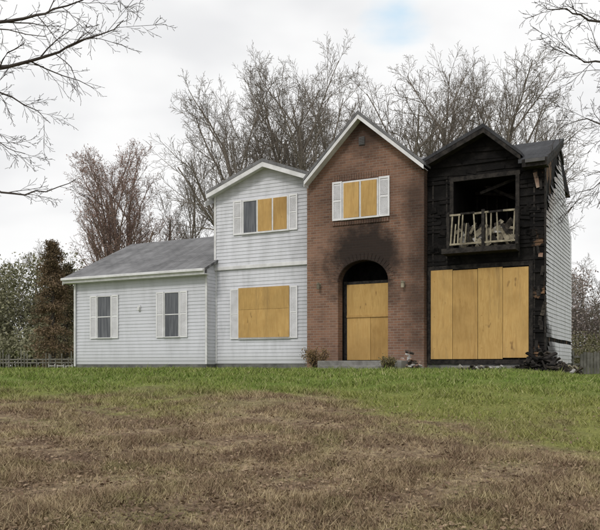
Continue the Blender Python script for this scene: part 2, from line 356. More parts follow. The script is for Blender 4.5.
g=Geo(); xm=(xs[1]+xs[2])/2; zc=(z0+z1)/2; g.box(xs[1]-.01,xs[2]+.01,-.085,-.068,z0-.02,zc+.12,0); g.box(xs[1]-.01,xs[2]+.01,-.087,-.07,zc+.126,z1+.03,2); g.obj('plywood_boards',PLY,par)
xs,z0,z1,par=win('brick_gable_window',(333,343,379,390),(180,218),qb,'x',mull=1)
xm=(xs[1]+xs[2])/2; g=Geo(); g.box(xs[1]+.05,xm-.035,qb-.075,qb-.06,z0+.03,z1-.05,0); g.box(xm+.035,xs[2]-.05,qb-.075,qb-.06,z0+.03,z1-.05,2); g.obj('plywood_boards',PLY,par)
g=Geo(); x=xs[0]
while x<xs[3]-.06: g.box(x,x+.068,qb-.02,qb+.03,z1+.035,z1+.22); x+=.078
x=xs[0]
while x<xs[3]-.06: g.box(x,x+.068,qb-.04,qb+.03,z0-.17,z0-.06); x+=.078
g.obj('window_brick_courses',M['brick'],H)
def lantern(px,py):
    x=S(px,qb); z=Z(py,px,qb); g=Geo(); g.box(x-.035,x+.035,qb-.03,qb,z-.05,z+.08); g.box(x-.012,x+.012,qb-.12,qb-.03,z+.04,z+.06)
    g.prism([(x-.05,z+.03),(x,z+.1),(x+.05,z+.03)],qb-.16,qb-.06); g.box(x-.04,x+.04,qb-.15,qb-.07,z-.11,z+.025)
    g.obj('wall_lantern',M['ashw'],H)
lantern(320,286); lantern(404,284)
x=S(362,qb); z=Z(141,362,qb); g=Geo(); g.box(x-.09,x+.09,qb-.03,qb,z-.12,z+.12); 
for i in range(5): g.box(x-.075,x+.075,qb-.045,qb-.03,z-.1+i*.045,z-.075+i*.045)
g.obj('gable_vent',M['metal'],H)
x=S(140,qG); z=Z(308,140,qG); g=Geo(); g.box(x-.05,x+.05,qG-.05,qG-.02,z-.1,z+.09); g.box(x-.04,x+.04,qG-.1,qG-.05,z-.08,z+.03); o=g.obj('garage_wall_light',M['white'],H)
g=Geo(); g.box(xBr0-.1,xBr0-.02,-.1,-.03,.1,zband-.1); g.obj('downspout',M['white'],H)
# --- burnt section
xo0=S(454,0); xo1=S(516,0); zo1=Z(178,485,0); zfl=Z(249,485,0)
zsplit=4.3
g=Geo()
g.box(xBr1-.02,xB1-.01,.01,DEP,-.4,zfl-.02)
g.box(xBr1-.02,xo0,.01,DEP,zfl-.02,5.65); g.box(xo1,xB1-.01,.01,DEP-.1,zfl-.02,zsplit); g.box(xo1,xB1-.01,.01,3.35,zsplit,5.65); g.prism([(3.35,zsplit),(3.35,5.65),(3.8,5.1),(4.9,zsplit)],xo1,xB1-.01,'x')
g.box(xo0,xo1,2.3,DEP,zfl-.02,5.65); g.box(xo0,xo1,.01,2.3,zo1,5.65)
g.obj('burnt_body',M['char'],H)
qB=-.42
xcL=S(421,qB); xcC=S(483,qB); xcR=S(521,qB); zcA=Z(123,483,qB); zcL=Z(160,421,qB); zcR=Z(151,521,qB)
gable('burnt_gable',xcL,xcC,xcR,zcL,zcA,zcR,qB,2.4,M['roofb'],M['charw'],tr=.13)
def czl(x): return (zcL+(zcA-zcL)*(x-xcL)/(xcC-xcL) if x<xcC else zcR+(zcA-zcR)*(xcR-x)/(xcR-xcC))-.13
g=Geo(); g.prism([(xBr1,5.6),(xBr1,czl(xBr1)),(xcC,czl(xcC)),(xcR-.1,czl(xcR-.1)),(xcR-.1,5.6)],.015,2); g.obj('burnt_gable_wall',M['char'],H)
def brng(z):
    l=xBr1+.005; r=xB1
    if z>zm0-.12: r=xcR-.08
    zl=czl(xBr1)
    if z>zl: l=xBr1+(xcC-xBr1)*(z-zl)/(czl(xcC)-zl)
    zr_=czl(xcR-.08)
    if z>zr_: r=xcR-.08-(xcR-.08-xcC)*(z-zr_)/(czl(xcC)-zr_)
    return (l,max(l,r))
lap('charred_front_siding',brng,.22,czl(xcC)-.02,front(0),M['char'],holes=[(xo0-.02,xo1+.02,zfl,zo1)],drop=.36,out=.022,seed=5)
g=Geo(); r=random.Random(12); x=xBr1+.15
while x<xB1-.05:
    if not (xo0-.1<x<xo1+.05): g.box(x,x+.045,-.012,.0,.25,5.45)
    x+=.4
for i in range(18):
    xx=r.choice([r.uniform(xBr1+.05,xo0-.3),r.uniform(xo1,xB1-.15)]); zz=r.uniform(3.3,5.3)
    mt=Matrix.Translation((xx,-.035,zz))@Matrix.Rotation(r.uniform(-.3,.3),4,'Y'); g.box(0,r.uniform(.1,.25),-.008,.008,0,r.uniform(.06,.2),1,mtx=mt)
g.obj('exposed_studs_and_scraps',[M['charw'],M['soot']],H)
g=Geo(); r=random.Random(21)
for i in range(14):
    zz=r.uniform(.5,5.2); xx=r.uniform(S(534,0),xB1-.12); mt=Matrix.Translation((xx,-.035,zz))@Matrix.Rotation(r.uniform(-.3,.3),4,'Y'); g.box(0,r.uniform(.05,.12),-.006,.006,0,r.uniform(.1,.45),r.choice([0,1,1,1,2]),mtx=mt)
g.obj('peeling_sheathing',[M['rub'],M['charw'],M['dirt']],H)
box('burnt_foundation',xBr1,xB1,-.02,.2,-.4,.21,M['found'],H)
r=random.Random(9); v=[];f=[]; z=.22
while z<6.3:
    s0=r.uniform(0,.08)
    if z>3.7: s0=max(s0,(z-4.2)/.93+r.uniform(-.15,.45))
    if z<1.3: s0=max(s0,(1.2-z)*.7+r.uniform(-.2,.3))
    e=DEP
    if z>zsplit: e=DEP-.1-(z-zsplit)*1.25
    if z>mz(0)-.15: s0=max(s0,(z+.15-zm0)/(zmr-zm0)*(qR-qm0)+qm0+.1)
    s0=max(s0,.0)
    if e-s0>.25 and r.random()>.015:
        n=max(2,int((e-s0)/.25)); amp=r.uniform(.001,.007); ph=r.uniform(0,6); hang=r.choice([0,0,.02,.05,.16]) if z>2.6 else r.uniform(0,.02); b=len(v)
        for i in range(n+1):
            q=s0+(e-s0)*i/n; d=q-s0
            zz=z+amp*math.sin(q*2.3+ph)-hang*math.exp(-d/.35); o=.016+.02*math.exp(-d/.4)*r.random()
            v+=[(xB1+o+.004,q,zz-.004),(xB1+.004,q,zz+.115)]
        for i in range(n): f.append((b+2*i,b+2*i+2,b+2*i+3,b+2*i+1))
    z+=.115
mesh('burnt_side_siding',v,f,M['sidS'],H)
g=Geo()
for i in range(5):
    q=.3+i*.45; zz=3.7+q*.93+r.uniform(-.4,.1); mt=Matrix.Translation((xB1+.05+.02*r.random(),q,zz))@Matrix.Rotation(r.uniform(-1.3,-.7),4,'X'); g.box(-.004,.004,0,r.uniform(.2,.5),0,.07,mtx=mt)
g.obj('hanging_siding_strips',M['pale'],H)
g=Geo(); q=.2
while q<DEP: g.box(xB1-.01,xB1+.003,q,q+.045,.25,(5.3 if q<3 else zsplit)); q+=.4
g.obj('side_studs',M['charw'],H)
box('side_foundation',xB1-.2,xB1+.003,.01,DEP,-.4,.21,M['found'],H)
g=Geo(); g.box(xB1-.012,xB1+.03,-.04,.04,.25,2.0); g.box(xB1-.012,xB1+.03,-.04,.03,2.3,5.3); g.obj('corner_post',M['charw'],H)
# balcony
r=random.Random(3); g=Geo()
g.box(xo0-.12,xo1+.12,-.07,-.03,zo1-.02,zo1+.1,0); g.box(xo0-.1,xo0+.0,-.07,-.03,zfl,zo1-.02,0); g.box(xo1,xo1+.1,-.07,-.03,zfl,zo1-.02,0)
zr1=Z(214,485,-.1); g.box(S(446,-.1),S(519,-.1),-.55,-.0,zfl-.14,zfl-.0,0)
xr0=S(447,-.5); xr1=S(518,-.5); 
for i in range(5):
    a=xr0+(xr1-xr0)*i/5; mt=Matrix.Translation((a,-.5,zr1-.05+r.uniform(-.02,.01)))@Matrix.Rotation(r.uniform(-.03,.03),4,'Y'); g.box(0,(xr1-xr0)/5,-.03,.03,0,.05,r.choice([1,1,0]),mtx=mt)
g.box(xr0,xr1,-.53,-.47,zfl+.08,zfl+.13,1)
for xx in (xr0,(xr0+xr1)/2,xr1-.07): g.box(xx,xx+.08,-.54,-.46,zfl,zr1+.05,0)
x=xr0+.1
while x<xr1-.1:
    if r.random()<.85:
        mt=Matrix.Translation((x,-.5,zfl+.1))@Matrix.Rotation(r.uniform(-.1,.1),4,'Y')
        g.box(-.017,.017,-.018,.018,0,(zr1-zfl-.14)*r.choice([1,1,1,.7]),r.choice([0,1,1]),mtx=mt)
    x+=.1
for i in range(70):
    mt=Matrix.Translation((r.uniform(xr0+.1,xr1-.3),r.uniform(-.42,.25),zfl+r.uniform(.03,.6)))@Matrix.Rotation(r.uniform(-1.3,1.3),4,'Y')@Matrix.Rotation(r.uniform(-.4,.4),4,'X')
    g.box(-.02,.22*r.uniform(.4,1.7),-.012,.012,0,r.uniform(.06,.2),r.choice([1,0,1,1,3,0,4]),mtx=mt)
g.box(xo0+.05,xo1-.05,.25,.3,zfl,zfl+.55,0)
for i in range(6):
    x=xo0+.1+i*(xo1-xo0-.2)/5; g.box(x-.03,x+.03,2.2,2.29,zfl,zo1,0)
for rot,xx,yy in ((.5,.9,1.0),(-.3,1.2,.5),(.15,.8,1.6)):
    mt=Matrix.Translation((xo0+xx,yy,zo1-.12))@Matrix.Rotation(rot,4,'Y'); g.box(-.6,.7,-.04,.04,-.04,.04,0,mtx=mt)
g.obj('balcony_railing_and_debris',[M['charw'],M['ashw'],M['rub'],M['dirt'],M['pale']],H)
g=Geo(); ed=[431,453,478,503,529]; zt=Z(268,480,-.04); zb=Z(359,480,-.04)
for i in range(4):
    a=S(ed[i],-.04)+.006; b=S(ed[i+1],-.04)-.006; qq=-.055-.008*(i%2)
    g.box(a,b,qq-.018,qq,zb+(.03 if i==3 else 0),zt-(.0,.03,.01,.04)[i],i%3)
for i in range(4):
    a=S(ed[i],-.04)+.1
    for zz in (zb+.3,zb+1.2,zb+2.2): g.box(a,a+.018,-.085,-.07,zz,zz+.018,1)
o=g.obj('opening_plywood',PLY,H)
g=Geo(); a=S(431,-.04); b=S(529,-.04); g.box(a-.1,a-.0,-.05,-.03,.2,zt+.1); g.box(b+.0,b+.1,-.05,-.03,.2,zt+.1); g.box(a-.1,b+.1,-.052,-.031,zt+.002,zt+.12); g.box(a-.1,b+.1,-.06,-.03,zb-.14,zb-.02); g.obj('charred_opening_casing',M['charw'],H)
g=Geo(); g.box(S(452,-.9),S(512,-.9),-1.0,-.1,-.5,.12); o=g.obj('side_stoop',M['conc'],H); bev(o,.02)

def W(s,q,z=0): return Vector((s*C+q*SN, D+q*C-s*SN, z))
def pile(name,s,q,rad,h,n,mats,seed,lng=.35,tilt=.9):
    r=random.Random(seed); g=Geo(); c=W(s,q)
    for i in range(n):
        a=r.uniform(0,6.28); d=rad*math.sqrt(r.random()); zz=h*max(0,(1-d/rad))*r.random()-.08
        mt=Matrix.Translation((c.x+d*math.cos(a),c.y+d*math.sin(a),zz+.03))@Matrix.Rotation(r.uniform(0,6.28),4,'Z')@Matrix.Rotation(r.uniform(-tilt,tilt),4,'Y')@Matrix.Rotation(r.uniform(-.5,.5),4,'X')
        L=lng*r.uniform(.2,1); g.box(-L/2,L/2,-.05*r.uniform(.3,1.3),.04,-.02,.02,r.randrange(len(mats)),mtx=mt)
    return g.obj(name,mats)
pile('charred_debris_pile',S(541,-.3),-.3,.6,.75,170,[M['charw'],M['charw'],M['soot'],M['dirt']],1,.5,1.2)
pile('charred_debris_pile',S(558,.6),.6,.6,.4,90,[M['charw'],M['dirt'],M['ashw'],M['pale']],2,.4)
pile('brick_rubble_pile',S(409,-.7),-.7,.4,.7,110,[M['rub'],M['rub'],M['dirt'],M['pale']],3,.22)
pile('wood_debris_pile',S(478,-1.2),-1.0,1.1,.18,110,[M['dirt'],M['ashw'],M['charw'],M['pale']],4,.35)
# ---------------------------------------------------------------- terrain
def gh(x,y):
    w=np.maximum(0,19-y); z=-.1*w*w/(w+2)
    z=z+.03*np.sin(x*1.3+y*.7)*np.clip(w/4,0,1)+.025*np.sin(x*.6-y*1.9+1)*np.clip(w/4,0,1)
    t=np.clip((x-5.2)/3.5,0,1); z=z-.3*t*t*(3-2*t)*np.clip((30-y)/8,0,1)*np.clip((y-8)/8,0,1)
    return z
def spaced(n,lim,near):
    t=np.linspace(-1,1,n); a=np.arcsinh(lim/near); return near*np.sinh(t*a)
xsn=spaced(241,900,6); ysn=spaced(261,900,6)+11
X,Yy=np.meshgrid(xsn,ysn); Zz=gh(X,Yy)
v=np.stack([X.ravel(),Yy.ravel(),Zz.ravel()],1); nx=len(xsn)
idx=np.arange(len(v)).reshape(len(ysn),nx); f=np.stack([idx[:-1,:-1].ravel(),idx[:-1,1:].ravel(),idx[1:,1:].ravel(),idx[1:,:-1].ravel()],1)
def npmesh(name,v,f,mat,attr=None,smooth=False):
    me=bpy.data.meshes.new(name); k=f.shape[1]
    me.vertices.add(len(v)); me.vertices.foreach_set('co',v.astype(np.float32).ravel())
    me.loops.add(f.size); me.loops.foreach_set('vertex_index',f.astype(np.int32).ravel())
    me.polygons.add(len(f)); me.polygons.foreach_set('loop_start',np.arange(0,f.size,k,dtype=np.int32))
    if smooth: me.polygons.foreach_set('use_smooth',np.ones(len(f),bool))
    me.update(calc_edges=True); me.materials.append(mat)
    if attr is not None:
        a=me.attributes.new('rnd','FLOAT','POINT'); a.data.foreach_set('value',attr.astype(np.float32))
    return me
def lawn(name,blade):
    k=NT(name); ge=k.n('ShaderNodeNewGeometry'); P=ge.outputs['Position']; x,y,z=k.xyz(P)
    n1=k.noise(.45,4,.6,vec=P); n2=k.noise(2.0,5,.65,vec=P); n3=k.noise(14,4,.7,vec=P)
    y0=k.m_('SUBTRACT',13.2,k.m_('MULTIPLY',k.m_('MINIMUM',k.m_('MAXIMUM',k.m_('SUBTRACT',x,.3),0.0),4.2),1.35))
    t=k.m_('ADD',k.m_('SUBTRACT',y,y0),k.m_('MULTIPLY',k.m_('SUBTRACT',n1,.5),11.0)); t=k.m_('ADD',t,k.m_('MULTIPLY',k.m_('SUBTRACT',n2,.5),8.0))
    g=k.ramp(t,-2.6,2.2)
    far=k.ramp(y,11.5,16)
    gr=k.mix(k.ramp(n2,.35,.7),(.155,.225,.045),(.25,.29,.08)); gr=k.mix(far,k.mix(.4,gr,(.34,.28,.11)),gr)
    br=k.mix(k.ramp(n2,.36,.66),(.22,.15,.10),(.46,.36,.225)); br=k.mix(k.m_('MULTIPLY',k.ramp(n3,.45,.7),.55),br,(.13,.085,.06))
    clump=k.m_('MULTIPLY',k.ramp(k.noise(3.2,4,.65,vec=P),.52,.66),.5); br=k.mix(clump,br,(.12,.075,.055))
    mott=k.m_('MULTIPLY',k.ramp(k.noise(1.1,4,.6,vec=P),.5,.68),.4); br=k.mix(mott,br,(.26,.26,.10))
    c=k.mix(g,br,gr)
    if blade:
        at=k.n('ShaderNodeAttribute',attribute_name='rnd'); rv=at.outputs['Fac']
        c=k.mix(k.m_('MULTIPLY',k.ramp(rv,.6,1.0),.45),c,(.52,.45,.28)); c=k.mix(k.m_('MULTIPLY',k.ramp(rv,.35,0.0),.45),c,(.065,.07,.025))
    else:
        c=k.mix(k.m_('MULTIPLY',k.ramp(n3,.35,.7),.45),c,k.mix(g,(.10,.07,.05),(.085,.105,.03)))
        k.bump(k.noise(18,5,.75,vec=P),.9,.06)
    k.col(c); return k.fin(.9,.1)
link(bpy.data.objects.new('ground',npmesh('ground',v,f,lawn('lawn_soil',False),smooth=True)))
def sample(n,y0=5,y1=22,pw=1.6):
    u=RNG.random(n); a=1-pw; y=(y0**a+u*(y1**a-y0**a))**(1/a); x=(RNG.random(n)*2-1)*(.46*y+1.2); return x,y
n=300000; x,y=sample(n,5,24,1.3)
sx=(x*C-(y-D)*SN); qx=(x*SN+(y-D)*C); keep=~((qx>-.5)&(sx>xg0)&(sx<xB1)); 
cl=np.sin(x*3.1+np.sin(y*2.3)*2)+np.sin(y*4.1+np.sin(x*1.9)*2); keep&=(RNG.random(n)<np.clip(.72+.28*cl,.25,1)); x=x[keep]; y=y[keep]; cl=cl[keep]; n=len(x)
z=gh(x,y); h=RNG.uniform(.02,.065,n)*(1+.3*cl)*(np.where(y>13,1.3,.95)); tall=RNG.random(n)<.02; h=np.where(tall,h*1.9,h); wd=RNG.uniform(.004,.008,n)*np.clip(y/9,1,2.2); a=RNG.random(n)*np.pi*2
lean=RNG.uniform(.2,1.5,n)*h; la=RNG.random(n)*np.pi*2
v=np.empty((n,3,3)); v[:,0]=np.stack([x-wd*np.cos(a),y-wd*np.sin(a),z-.005],1); v[:,1]=np.stack([x+wd*np.cos(a),y+wd*np.sin(a),z-.005],1); v[:,2]=np.stack([x+lean*np.cos(la),y+lean*np.sin(la),z+h],1)
link(bpy.data.objects.new('lawn_grass',npmesh('lawn_grass',v.reshape(-1,3),np.arange(3*n).reshape(n,3),lawn('lawn_blades',True),attr=np.repeat(RNG.random(n),3))))
def quads(cen,size,flat=0.0,aspect=.7):
    n=len(cen); a=RNG.normal(size=(n,3)); 
    if flat: a[:,2]*=(1-flat)
    a/=np.linalg.norm(a,axis=1)[:,None]; b=RNG.normal(size=(n,3)); 
    if flat: b[:,2]*=(1-flat)
    b-=a*(a*b).sum(1)[:,None]; b/=np.linalg.norm(b,axis=1)[:,None]
    s=np.asarray(size).reshape(-1,1)*np.ones((n,1)); a=a*s; b=b*s*aspect
    v=np.stack([cen-a,cen-b*.9+a*.1,cen+a,cen+b*.9+a*.1],1); return v.reshape(-1,3),np.arange(4*n).reshape(n,4)
def leafmat(name,c1,c2,c3=None):
    k=NT(name); at=k.n('ShaderNodeAttribute',attribute_name='rnd'); rv=at.outputs['Fac']
    c=k.mix(rv,c1,c2)
    c=k.mix(k.m_('MULTIPLY',k.ramp(k.noise(.6,2),.4,.65),.6),c,c3 or tuple(v*.55 for v in c1)); k.col(c); return k.fin(.8,.15)
n=24000; x,y=sample(n,5,14,1.4); m=(RNG.random(n)<np.clip((13.5-y)/3,0.05,1)*np.clip(1.1-x*.25,.25,1)); x=x[m]; y=y[m]; n=len(x)
cen=np.stack([x,y,gh(x,y)+RNG.uniform(.008,.035,n)],1); v,f=quads(cen,RNG.uniform(.012,.028,n),.75)
link(bpy.data.objects.new('leaf_litter',npmesh('leaf_litter',v,f,leafmat('dead_leaves',(.16,.105,.07),(.36,.27,.18)),attr=np.repeat(RNG.random(n),4))))
# ---------------------------------------------------------------- trees
class Tree:
    def __init__(s,seed): s.v=[]; s.f=[]; s.r=random.Random(seed); s.tips=[]
    def tube(s,pts,rad,sides):
        b=len(s.v); n=len(pts)
        for i,p in enumerate(pts):
            d=(pts[min(i+1,n-1)]-pts[max(i-1,0)]); d.normalize()
            a=d.orthogonal(); a.normalize(); c=d.cross(a); rr=rad[i]
            for j in range(sides):
                t=6.2832*j/sides; s.v.append(p+a*(rr*math.cos(t))+c*(rr*math.sin(t)))
        for i in range(n-1):
            for j in range(sides):
                k=(j+1)%sides; s.f.append((b+i*sides+j,b+i*sides+k,b+(i+1)*sides+k,b+(i+1)*sides+j))
    def limb(s,p,d,L,r0,lvl,P):
        r=s.r; n=P['seg'][lvl]; pts=[p.copy()]; d=d.normalized(); rad=[r0]; last=lvl==P['max']
        for i in range(n):
            j=P['wob'][lvl]
            d=(d+Vector((r.uniform(-j,j),r.uniform(-j,j),r.uniform(-j,j)+P['up'][lvl]))).normalized()
            p=p+d*(L/n); pts.append(p.copy()); rad.append(max(r0*(1-(.62 if not last else .75)*(i+1)/n),P['rmin']))
        s.tube(pts,rad,(7,5,4,3,3,3)[lvl])
        if last: s.tips.append(pts[-1]); return
        s.kids(pts,rad,L,lvl,P)
    def kids(s,pts,rad,L,lvl,P):
        r=s.r; n=len(pts)-1; k=P['kids'][lvl]; t0=P['t0'][lvl]; ph=r.uniform(0,6.28)
        for i in range(k):
            t=t0+(1-t0)*(i+r.uniform(.1,.9))/k; t=min(t,.999); u=t*n; a=int(u); q=pts[a].lerp(pts[a+1],u-a); dd=(pts[a+1]-pts[a]).normalized()
            o=dd.orthogonal().normalized(); ph+=2.4+r.uniform(-.5,.5); o=Matrix.Rotation(ph,3,dd)@o
            ang=r.uniform(*P['ang'][lvl]); nd=dd*math.cos(ang)+o*math.sin(ang)
            rr=(rad[a]*(1-(u-a))+rad[a+1]*(u-a))
            s.limb(q,nd,L*r.uniform(*P['len'][lvl])*(1-.45*(t-t0)/(1.001-t0)),rr*P['rr'],lvl+1,P)
    def mesh(s,name,mat):
        v=np.array([tuple(p) for p in s.v]); f=np.array(s.f); return npmesh(name,v,f,mat,smooth=True)
def bark(name,c1,c2): return simple(name,c1,c2,6,.9,.15)
BK=bark('grey_bark',(.145,.125,.105),(.235,.205,.175)); BD=bark('dark_bark',(.05,.042,.038),(.09,.08,.07)); BR=bark('reddish_bark',(.20,.14,.12),(.29,.215,.185))
PB=dict(seg=(7,5,4,3,2),wob=(.09,.14,.18,.2,.2),up=(.03,.07,.06,.04,.02),kids=(10,8,7,6),t0=(.22,.22,.15,.1),ang=((.35,.75),(.4,.9),(.4,1.0),(.4,1.0)),len=((.48,.68),(.42,.62),(.4,.6),(.4,.65)),rr=.6,rmin=.008,max=4)
def make_tree(name,seed,h,r0,P,mat,stems=1,spread=.25):
    t=Tree(seed)
    for i in range(stems):
        a=i*6.28/stems+.5; d=Vector((math.cos(a)*spread*(stems>1),math.sin(a)*spread*(stems>1),1)); t.limb(Vector((math.cos(a)*.15*(stems>1),math.sin(a)*.15*(stems>1),-.2)),d,h,r0,0,P)
    return t,t.mesh(name,mat)
def place(me,name,px,Yd,sc_=1,rot=0,sz=None):
    o=link(bpy.data.objects.new(name,me)); o.location=((px-300)/F*Yd,Yd,float(gh(np.array(0.),np.array(Yd)))); o.rotation_euler=(0,0,rot); o.scale=(sc_,sc_,sz or sc_); return o
tA,mA=make_tree('bare_tree_a',11,12.2,.22,PB,BK,2,.16)
tB,mB=make_tree('bare_tree_b',23,13.2,.24,PB,BK,1)
tC,mC=make_tree('bare_tree_c',37,12.5,.20,PB,BK,2,.2)
def top(t): return max(p.z for p in t.v)
def height_for(py,Yd): return E+(HY-py)/F*Yd
def pl(t,me,px,py,Yd,rot=0,name='bare_tree',w=1.0):
    s=height_for(py,Yd)/top(t); place(me,name,px,Yd,s*w,rot,s)
pl(tA,mA,272,58,40,0,w=.9); pl(tC,mC,325,40,42,1.1,w=.85); pl(tB,mB,408,60,41,2.0,w=.9); pl(tA,mA,462,48,43,2.6,w=.9); pl(tC,mC,508,58,42,4.0,w=.8)
pl(tB,mB,372,85,48,.4,w=.8); pl(tB,mB,440,50,47,3.3,w=.8); pl(tB,mB,292,52,46,5.0,w=.8); pl(tC,mC,255,78,45,2.2,w=.7)
PS=dict(PB); PS['ang']=((.2,.45),(.3,.7),(.4,.9),(.4,.9)); PS['len']=((.3,.45),(.45,.6),(.4,.6),(.4,.6)); PS['kids']=(9,7,6,5)
tS,mS=make_tree('slim_tree',51,11,.12,PS,BK,1)
pl(tS,mS,186,138,44,0,'slim_bare_tree'); pl(tS,mS,168,175,46,2,'slim_bare_tree'); pl(tS,mS,203,180,47,4,'slim_bare_tree',.9); pl(tS,mS,28,235,60,1,'slim_bare_tree',1.4)
PR=dict(PB); PR['ang']=((.35,.7),(.3,.7),(.4,.9),(.4,1.0)); PR['kids']=(12,8,6,6); PR['len']=((.45,.6),(.42,.6),(.4,.6),(.4,.65)); PR['t0']=(.14,.2,.2,.1)
tR,mR=make_tree('budding_tree',64,10,.18,PR,BR,3,.14)
s=height_for(134,42)/top(tR); o=place(mR,'budding_tree',115,42,s*.95,0.6,s)
tp=np.array([tuple(p) for p in tR.tips]); sel=RNG.random(len(tp))<.8; tp=tp[sel]; tp=tp+RNG.normal(size=tp.shape)*.06
v,f=quads(tp,RNG.uniform(.028,.05,len(tp))); b=link(bpy.data.objects.new('buds',npmesh('buds',v,f,leafmat('red_buds',(.33,.19,.16),(.44,.30,.25)),attr=np.repeat(RNG.random(len(tp)),4))),o)
PF=dict(seg=(6,5,4,3,2),wob=(.1,.16,.2,.22,.2),up=(0,-.01,-.03,-.05,-.03),kids=(7,8,5,4),t0=(.3,.15,.12,.1),ang=((.5,.9),(.35,.8),(.4,.9),(.4,.9)),len=((.4,.5),(.32,.5),(.35,.6),(.35,.6)),rr=.5,rmin=.0035,max=4)
def spline(P,n=14):
    out=[]
    for i in range(n+1):
        t=i/n*(len(P)-1); k=min(int(t),len(P)-2); u=t-k
        p0=P[max(k-1,0)];p1=P[k];p2=P[k+1];p3=P[min(k+2,len(P)-1)]
        out.append(.5*((2*p1)+(p2-p0)*u+(2*p0-5*p1+4*p2-p3)*u*u+(3*p1-p0-3*p2+p3)*u**3))
    return out
def fg_tree(name,seed,base,h,limbs,mat):
    t=Tree(seed); r=t.r; tr=spline([base,base+Vector((.1,.1,h*.5)),base+Vector((-.05,.3,h))],10); t.tube(tr,[.2*(1-.6*i/10) for i in range(11)],10)
    for i in range(6): t.limb(tr[6+i%5],Vector((r.uniform(-1,1),r.uniform(-1,1),1.2)),2.2,.06,1,PF)
    for pts,r0,kids in limbs:
        sp=spline(pts); sp=[p+Vector((r.uniform(-1,1),r.uniform(-1,1),r.uniform(-1,1)))*.03 for p in sp]
        rad=[max(r0*(1-.88*i/14),.006) for i in range(15)]; t.tube(sp,rad,6)
        P=dict(PF); P['kids']=(7,kids,6,4); L=sum((sp[i+1]-sp[i]).length for i in range(14)); t.kids(sp,rad,L*.6,1,P)
    return link(bpy.data.objects.new(name,t.mesh(name,mat)))
def pw(px,py,Yd): return Vector(((px-300)/F*Yd,Yd,E+(HY-py)/F*Yd))
bl=Vector((-7.6,12.5,-.5)); 
fg_tree('overhanging_bare_tree',5,bl,7.5,[
 ([Vector((-7.5,12.6,5.2)),pw(-60,75,12.5),pw(30,60,12.3),pw(75,45,12),pw(125,22,12)],.045,12),
 ([Vector((-7.5,12.6,5.6)),pw(-50,30,12),pw(25,18,11.8),pw(60,8,11.5),pw(105,-12,11.3)],.04,11),
 ([Vector((-7.5,12.6,3.0)),pw(-60,160,12.2),pw(0,190,12),pw(40,192,12),pw(76,181,11.8)],.03,4),
 ([Vector((-7.5,12.6,4.4)),pw(-60,100,13),pw(-10,92,13),pw(25,104,13),pw(50,122,13)],.03,9),
 ([Vector((-7.5,12.6,4.0)),pw(-60,120,12),pw(-25,128,12),pw(5,145,12),pw(25,154,12)],.022,7)],BD)
brr=Vector((7.6,13,-.5))
fg_tree('overhanging_bare_tree',8,brr,7.5,[
 ([Vector((7.5,13.1,5.4)),pw(650,40,12.5),pw(600,22,12.3),pw(570,12,12),pw(542,6,12)],.035,9),
 ([Vector((7.5,13.1,5.0)),pw(650,80,12.2),pw(606,62,12),pw(580,60,12),pw(556,45,12)],.03,9),
 ([Vector((7.5,13.1,4.4)),pw(650,115,12.8),pw(612,128,12.6),pw(585,118,12.5),pw(558,130,12.4)],.026,9),
 ([Vector((7.5,13.1,3.4)),pw(650,160,12.2),pw(612,170,12),pw(594,188,12),pw(578,192,12)],.018,6)],BD)
def conifer(name,px,pytop,Yd,wid,seed,c1,c2,n=16000):
    h=height_for(pytop,Yd); r=np.random.default_rng(seed)
    nb=120; bz=r.random(nb)**.8*.93+.04; ba=r.random(nb)*6.283
    bl_=wid*(1-bz)**.7*r.uniform(.6,1.15,nb)+.1
    k=r.integers(0,nb,n); t=r.random(n)**.6; rad=bl_[k]*t
    cx=rad*np.cos(ba[k]); cy=rad*np.sin(ba[k]); cz=bz[k]*h-rad*.25
    cen=np.stack([cx,cy,cz],1)+r.normal(size=(n,3))*np.array([.14,.14,.1]); cen[:,2]=np.maximum(cen[:,2],.05); v,f=quads(cen,r.uniform(.04,.10,n),aspect=.35)
    o=link(bpy.data.objects.new(name,None)); o.location=((px-300)/F*Yd,Yd,0)
    link(bpy.data.objects.new('needles',npmesh('needles',v,f,leafmat(name+'_needles',c1,c2),attr=np.repeat(r.random(n),4))),o)
    t=Tree(seed); t.tube([Vector((0,0,-.2)),Vector((0,0,h*.5)),Vector((0,0,h*.96))],[.16,.09,.02],7)
    for i in range(nb): t.tube([Vector((0,0,bz[i]*h)),Vector((bl_[i]*math.cos(ba[i]),bl_[i]*math.sin(ba[i]),bz[i]*h-bl_[i]*.25))],[.03,.006],3)
    link(bpy.data.objects.new('trunk',t.mesh('trunk',BD)),o)
conifer('cedar_tree',53,237,40,1.35,3,(.145,.105,.062),(.22,.155,.10))
conifer('cedar_tree',66,262,43,1.1,5,(.12,.105,.06),(.18,.145,.09),9000)
def shrub(name,s,q,rad,h,c1,c2,seed,n=1500):
    r=np.random.default_rng(seed); p=W(s,q); t=Tree(seed); P=dict(PF); P['up']=(0,.05,.05,.02,0); P['kids']=(5,5,4,3); P['max']=3; P['rmin']=.004
    for i in range(9):
        a=t.r.uniform(0,6.28); t.limb(Vector((0,0,0)),Vector((math.cos(a)*.7,math.sin(a)*.7,1)),h*.8,.014,1,P)
    o=link(bpy.data.objects.new(name,t.mesh(name,BD))); o.location=p
    tp=np.array([tuple(p) for p in t.tips]); tp=tp[r.integers(0,len(tp),n)]+r.normal(size=(n,3))*.05; tp[:,2]=np.abs(tp[:,2]); v,f=quads(tp,r.uniform(.015,.03,n))
    link(bpy.data.objects.new('leaves',npmesh('leaves',v,f,leafmat(name+str(seed),c1,c2),attr=np.repeat(r.random(n),4))),o)
shrub('dead_shrub',S(312,-1.2),-1.0,.3,.75,(.18,.12,.06),(.27,.19,.10),1)
shrub('dead_shrub',S(384,-1.9),-1.75,.3,.4,(.12,.11,.05),(.20,.16,.08),2,900)
